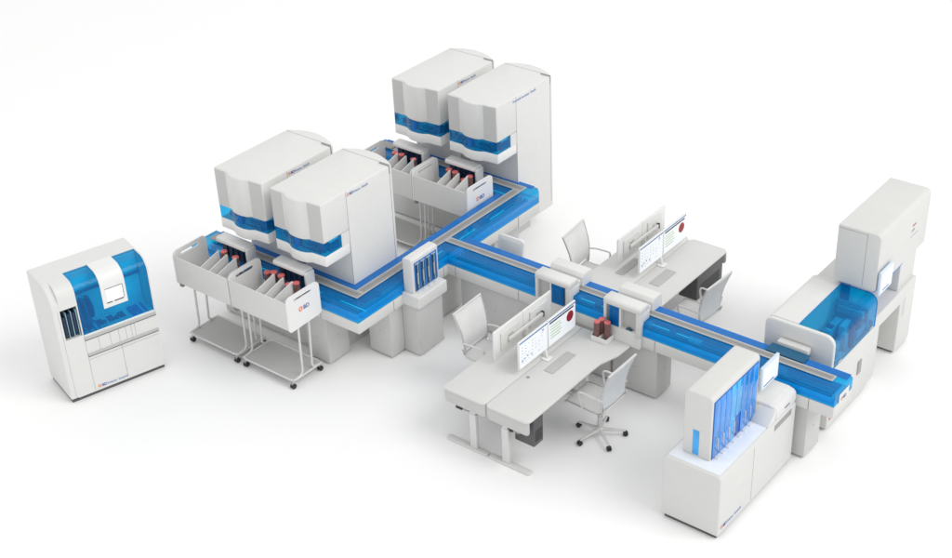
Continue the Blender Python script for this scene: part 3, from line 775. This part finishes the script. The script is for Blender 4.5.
# opaque left half of the hood, clear right half
lp = rnd([(X0+ox,.90),(-6.09+ox,.90),(-6.09+ox,1.43),(X0+ox,1.43)], [0,0,0,.10], 8)
bm = bm_new(); add_prism(bm, lp, 13.561+oy, 14.669+oy, 'y'); obj('hood', bm, 'white', t)
lidp = rnd([(-6.089+ox,1.428),(X1-.003+ox,1.428),(X1-.003+ox,.96)], [0,.13,0], 8)
bm = bm_new()
A = [bm.verts.new((p[0], 13.562+oy, p[1])) for p in lidp]; B = [bm.verts.new((p[0], 14.715+oy, p[1])) for p in lidp]
for i in range(len(lidp)-1): bm.faces.new((A[i],A[i+1],B[i+1],B[i]))
bm.faces.new([bm.verts.new((v.co.x, v.co.y, v.co.z)) for v in B] + [bm.verts.new((-6.089+ox, 14.715+oy, .96))])
obj('lid', bm, 'bluelid', t)
bm = bm_new(); add_tube(bm, [(p[0], 14.712+oy, p[1]) for p in lidp], .007, 6); add_tube(bm, [(-6.089+ox, 13.565+oy, 1.43), (-6.089+ox, 14.712+oy, 1.43)], .004, 6); obj('lid_rim', bm, 'bsolid', t)
box('lid_sill', (X1+ox-.03, X1+ox, 13.562+oy, 14.72+oy, .90, .96), 'panel', t)
box('work_deck', (-6.088+ox, X1+ox-.032, 13.562+oy, 14.668+oy, .90, .93), 'deck', t)
box('inner_back', (-6.088+ox, X1+ox-.06, 14.60+oy, 14.64+oy, .931, 1.25), 'deckm', t)
bm = bm_new()
for (x, y, w, d_, z0, z1) in ((.05,.0,.10,.35,.93,1.10),(.20,.10,.08,.20,.93,1.15),(.32,-.1,.07,.08,.93,1.18),(.25,-.35,.12,.12,.93,1.05),(.10,-.45,.25,.04,.93,.99),(.02,.42,.35,.06,1.12,1.22),(.33,.2,.08,.25,.93,1.08)):
    add_box(bm, x, x+w, y, y+d_, z0, z1)
obj('robot_module', bm, 'deckm', t, .008)
bm = bm_new()
for (x, y, w, d_, z0, z1) in ((.06,.05,.08,.06,1.10,1.13),(.34,.22,.06,.10,1.081,1.20),(.02,-.45,.06,.06,.93,1.0),(.30,-.48,.10,.10,.93,.96),(.12,-.12,.05,.30,.93,.96)): add_box(bm, x, x+w, y, y+d_, z0, z1)
add_cyl(bm, (.40,.05,1.1), .035, .30, 'z', 18); add_cyl(bm, (.30,-.30,1.08), .04, .05, 'z', 18)
obj('pipetting_head', bm, 'deckd', t)
bm = bm_new()
for (x, y, w, d_, z0, z1) in ((.05,.36,.30,.025,1.28,1.30),(.0,-.2,.36,.03,.97,1.0),(.0,-.3,.36,.02,.95,.97),(.16,-.5,.02,.8,.935,.95)):
    add_box(bm, x, x+w, y, y+d_, z0, z1)
obj('guide_bar', bm, 'belt', t)
bm = bm_new(); add_prism(bm, rnd([(-6.28+ox,1.13),(-5.86+ox,1.13),(-5.86+ox,1.215),(-6.28+ox,1.215)], [0,0,.02,.02]), 13.38+oy, 13.479+oy, 'y'); obj('transfer_port', bm, 'panel', t, .012, 2)
box('port_dark_slab', (-6.33+ox, -5.82+ox, 13.20+oy, 13.379+oy, 1.153, 1.165), plain('teal_port', (.012, .11, .22), .3), t)  # opaque dark slab standing in for the darkness seen through the cover
box('side_handle', (X1+ox-.009, X1+ox+.002, 14.33+oy, 14.43+oy, .42, .62), 'rail', t, .003)
for yy in (13.66, 14.55): box('lid_catch', (X1+ox-.002, X1+ox+.006, yy+oy, yy+.10+oy, .985, 1.005), 'railedge', t, .002)
bm = bm_new(); add_cyl(bm, (X1+ox-.006, 13.62+oy, .17), .018, .012, 'x', 16); obj('power_button', bm, 'lid', t)

# ------------------------------------------------------------------ tall machine far right
t = thing('tall_analyser', 'tall white machine at the far right with a raised upper cabinet on an open base', 'machine', (-5.95, 15.4, 0))
ox, oy = 5.95, -15.4
fr_ = [(14.74,1.02),(14.74,.04),(14.98,.04),(14.98,.80),(15.62,.80),(15.62,.04),(16.08,.04),(16.08,1.02)]
bm = bm_new(); add_prism(bm, [(a+oy, b) for a, b in fr_], -6.30+ox, -5.62+ox, 'x'); obj('base', bm, 'panel', t, .012, 2)
box('knee_wall', (-6.295+ox, -6.20+ox, 14.99+oy, 15.61+oy, .02, .799), 'ped', t)
box('plinth', (-6.27+ox, -5.66+ox, 15.66+oy, 16.05+oy, 0, .0395), 'dgrey', t)
box('rear_shelf', (-6.69+ox, -6.301+ox, 14.80+oy, 16.02+oy, .20, 1.04), 'panel', t, .01)
box('side_recess', (-5.622+ox, -5.618+ox, 15.72+oy, 15.78+oy, .55, .83), 'ped', t, .001)
bm = bm_new(); add_prism(bm, rnd([(-6.17+ox,1.50),(-5.60+ox,1.50),(-5.60+ox,2.31),(-6.17+ox,2.31)], [.02,.05,.07,.02], 7), 14.62+oy, 16.13+oy, 'y'); obj('upper_cabinet', bm, 'panel', t, .014, 2)
box('trim_strip', (-6.10+ox, -5.625+ox, 14.66+oy, 15.50+oy, 1.478, 1.499), 'bsolid', t)
box('column', (-6.15+ox, -5.66+ox, 15.55+oy, 16.04+oy, 1.02, 1.499), 'panel', t, .008)
box('rear_wall', (-6.15+ox, -5.98+ox, 14.75+oy, 15.549+oy, 1.021, 1.477), 'panel', t)
bm = bm_new(); add_box(bm, -5.782+ox, -5.777+ox, 14.6185+oy, 14.625+oy, 1.53, 2.29); add_box(bm, -6.16+ox, -5.79+ox, 14.6185+oy, 14.625+oy, 2.268, 2.273); obj('panel_seam', bm, 'rail', t)
sn = box('touch_screen', (-5.585+ox, -5.545+ox, 14.62+oy, 14.99+oy, 1.46, 1.80), 'bezel', t, .014, 3)
d = box('display', (-5.5445+ox, -5.542+ox, 14.65+oy, 14.965+oy, 1.50, 1.775), 'scr', sn); box('status_bar', (-5.5418+ox, -5.541+ox, 14.70+oy, 14.88+oy, 1.51, 1.53), 'sblue', d)
box('screen_mount', (-5.60+ox, -5.586+ox, 14.66+oy, 14.80+oy, 1.50, 1.70), 'rail', t, .004)
box('red_label', (-5.6005+ox, -5.598+ox, 15.62+oy, 15.72+oy, 1.98, 2.0), 'sred', t)
text('serial_lettering', '510', .06, 'sgrey', t, (-5.598+ox, 15.60+oy, 1.90), (0,1,0), (0,0,1))
box('name_plate', (-5.6005+ox, -5.598+ox, 15.58+oy, 15.82+oy, 1.83, 1.836), 'rail', t)

# ------------------------------------------------------------------ stand-alone machine at the left
AN = R(74)
t = thing('standalone_workstation', 'separate white machine at the far left with blue curved windows and a small screen', 'machine', (-13.93, 8.40, 0), AN)
W, D, H = 1.36, .76, 1.735
# side profile (y,z); local y=0 is the front
full = rnd([(0,.06),(0,1.735),(D,1.735),(D,.06)], [.02,.27,.04,.02], 10)
def seg_(x0, x1, nm, pr=full, mt='white', bev=.0): 
    bm = bm_new(); add_prism(bm, pr, x0, x1, 'x'); return obj(nm, bm, mt, t, bev, 2)
def prof_at(zlo): return rnd([(0,zlo),(0,1.735),(D,1.735),(D,zlo)], [0,.27,.04,0], 10)
bm = bm_new(); add_prism(bm, full, 0, .10, 'x'); bmesh.ops.recalc_face_normals(bm, faces=bm.faces)
obj('side_wall', bm, 'white', t, .02, 3, skip=lambda e: all(v.co.x > .0995 for v in e.verts))
# left column with a recess
seg_(.1005, .34, 'left_column_top', rnd([(0,1.42),(0,1.735),(D,1.735),(D,1.42)], [0,.27,.04,0], 10))
seg_(.1005, .34, 'left_column_base', [(0,.06),(0,.965),(D,.965),(D,.06)])
seg_(.1005, .34, 'left_column_back', [(.25,.966),(.25,1.419),(D,1.419),(D,.966)], 'dgrey')
rc = seg_(.325, .34, 'column_edge', [(0,.966),(0,1.419),(.249,1.419),(.249,.966)])
bm = bm_new(); add_box(bm, .1005, .3245, .02, .24, 1.40, 1.4185); obj('recess_roof', bm, 'dark', t)
for k in range(3):
    x = .12+k*.068
    r_ = box('plate_rack', (x, x+.045, .03, .20, .98, 1.32-.03*(k == 0)), 'slot', t, .014, 3)
    box('rack_guide', (x+.047, x+.055, .015, .20, .975, 1.36), M['deckm'], t)
# base under the window
seg_(.3405, W, 'lower_cabinet', [(0,.06),(0,.93),(D,.93),(D,.06)])
seg_(.3405, W, 'rear_hood', rnd([(.36,.9305),(.36,1.735),(D,1.735),(D,.9305)], [0,0,.04,0], 6))
bm = bm_new(); add_box(bm, .345, W-.03, .33, .359, .95, 1.70); obj('chamber_back', bm, M['deck'], t)
bm = bm_new(); add_box(bm, .3405, W-.025, .01, .329, .9305, .95); dk = obj('work_deck', bm, 'deck', t)
right = rnd([(0,.9305),(0,1.735),(.36,1.735),(.36,.9305)], [0,.27,0,0], 10)
seg_(W-.022, W, 'right_edge', right)
# window skins: curved sheet front to top, either side of the white screen strip
def skin(x0, x1, z0, nm, mat, d0=.003, th=0):
    pr = rnd([(d0,z0),(d0,1.735-d0),(.36,1.735-d0)], [0,.27,0], 10)
    bm = bm_new(); A = [bm.verts.new((x0, *p)) for p in pr]; B = [bm.verts.new((x1, *p)) for p in pr]
    for i in range(len(pr)-1): bm.faces.new((A[i],A[i+1],B[i+1],B[i]))
    if th:
        pr2 = rnd([(d0+th,z0),(d0+th,1.735-d0-th),(.36,1.735-d0-th)], [0,.25,0], 10)
        A2 = [bm.verts.new((x0, *p)) for p in pr2]; B2 = [bm.verts.new((x1, *p)) for p in pr2]
        for i in range(len(pr)-1):
            bm.faces.new((A2[i],B2[i],B2[i+1],A2[i+1])); bm.faces.new((A[i],A2[i],A2[i+1],A[i+1])); bm.faces.new((B[i],B[i+1],B2[i+1],B2[i]))
        bm.faces.new((A[0],B[0],B2[0],A2[0])); bm.faces.new((A[-1],A2[-1],B2[-1],B[-1]))
    return obj(nm, bm, mat, t)
skin(.3405, W-.023, .955, 'window', 'bluedeep')
skin(.675, 1.01, 1.235, 'screen_strip', 'bright', -.012, .03)
d = box('display', (.735, .965, -.016, -.0125, 1.315, 1.505), 'scr', t, .001)
bm = bm_new(); 
for b_ in ((.728,.972,-.015,-.0122,1.508,1.514),(.966,.972,-.015,-.0122,1.315,1.508),(.728,.80,-.0185,-.0162,1.30,1.312),(.83,.96,-.0185,-.0162,1.30,1.312)): add_box(bm, *b_)
obj('display_edge', bm, 'sdark', d)
bm = bm_new()
for k in range(5): add_box(bm, .45+k*.15, .53+k*.15, .10, .24, .951, .958)
for k in range(3): add_cyl(bm, (.68+k*.09, .13, .965), .03, .03, 'z', 14)
add_box(bm, .36, .40, .04, .30, .951, .99); add_box(bm, .44, .46, .04, .30, .951, .97)
obj('plate_position', bm, 'deckd', t)
bm = bm_new()
add_box(bm, .40, .56, .20, .30, .951, 1.22)
obj('carousel_stand', bm, 'deckd', t)
for x in (.375, .46, .545):
    bm = bm_new(); add_cyl(bm, (x, .175, 1.24), .155, .022, 'x', 36); ca = obj('carousel', bm, 'deckd', t, .004)
    bm = bm_new(); add_cyl(bm, (x+.013, .175, 1.24), .09, .006, 'x', 30); obj('carousel_ring', bm, 'deckm', ca)
bm = bm_new(); add_box(bm, 1.06, 1.12, .03, .28, .951, .962); add_box(bm, 1.14, 1.20, .03, .28, .951, .962); add_box(bm, 1.24, 1.27, .03, .28, .951, .962); add_box(bm, .52, .535, .02, .28, .951, .965); add_box(bm, .58, .60, .02, .28, .951, .957)
obj('deck_rail', bm, 'bsolid', t)
bm = bm_new(); add_cyl(bm, (.85, .30, 1.42), .02, .98, 'x', 12); add_box(bm, .95, 1.02, .22, .33, 1.12, 1.45); obj('gantry', bm, 'deckd', t)
# grip bars and door seams
for z, nm in ((.895,'upper'), (.64,'lower')):
    o = box('grip_bar', (.345, W-.012, -.014, .004, z-.014, z+.022), 'railedge', t, .004)
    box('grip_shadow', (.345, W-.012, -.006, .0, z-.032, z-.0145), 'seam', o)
bm = bm_new()
for x in (.52,.68,.80,.90,.98,1.03): add_box(bm, x, x+.004, -.0015, .003, .665, .872)
add_box(bm, .345, W-.02, -.0015, .003, .565, .569); add_box(bm, .81, .815, -.0015, .003, .09, .60); add_box(bm, .338, .342, -.0015, .003, .08, .95); add_box(bm, .07, .073, -.0015, .003, .08, 1.42)
obj('door_seam', bm, 'rail', t)
bm = bm_new(); add_box(bm, .02, W-.01, .03, D-.02, .0, .06); obj('plinth', bm, 'dgrey', t)
logo(t, (.39, -.002, .10), (1,0,0), (0,0,1), .055, 'Kiestra  InoqulA')

# ------------------------------------------------------------------ light
w = bpy.data.worlds.new('World'); S.world = w; w.use_nodes = True
bg = w.node_tree.nodes['Background']; bg.inputs['Color'].default_value = (1, 1, 1, 1); bg.inputs['Strength'].default_value = .91
def area(name, loc, target, size, energy, col=(1,1,1)):
    l = bpy.data.lights.new(name, 'AREA'); l.shape = 'SQUARE'; l.size = size; l.energy = energy; l.color = col
    o = bpy.data.objects.new(name, l); C.objects.link(o); o.location = loc
    d = Vector(target) - Vector(loc); o.rotation_euler = d.to_track_quat('-Z', 'Y').to_euler(); return o
area('studio_softbox', (30, 20, 44), (-9.5, 13, 0), 30, 12500, (1, .99, .975))

# ------------------------------------------------------------------ camera
yaw, pitch, roll = R(129.40973491), R(31.32353206), R(-2.5472642)
f = Vector((math.cos(yaw)*math.cos(pitch), math.sin(yaw)*math.cos(pitch), -math.sin(pitch)))
r = f.cross(Vector((0,0,1))).normalized(); u = r.cross(f)
r2 = r*math.cos(roll) + u*math.sin(roll); u2 = -r*math.sin(roll) + u*math.cos(roll)
cam = bpy.data.cameras.new('camera'); co = bpy.data.objects.new('camera', cam); C.objects.link(co)
mt = Matrix((r2, u2, -f)).transposed().to_4x4(); mt.translation = Vector((0,0,11)); co.matrix_world = mt
cam.sensor_width = 36; cam.lens = 36*1415.5655/952; cam.clip_end = 500
S.camera = co
S.cycles.max_bounces = 14; S.cycles.diffuse_bounces = 8; S.cycles.transparent_max_bounces = 16
S.view_settings.view_transform = 'Standard'; S.view_settings.look = 'None'; S.view_settings.exposure = 0; S.view_settings.gamma = 1
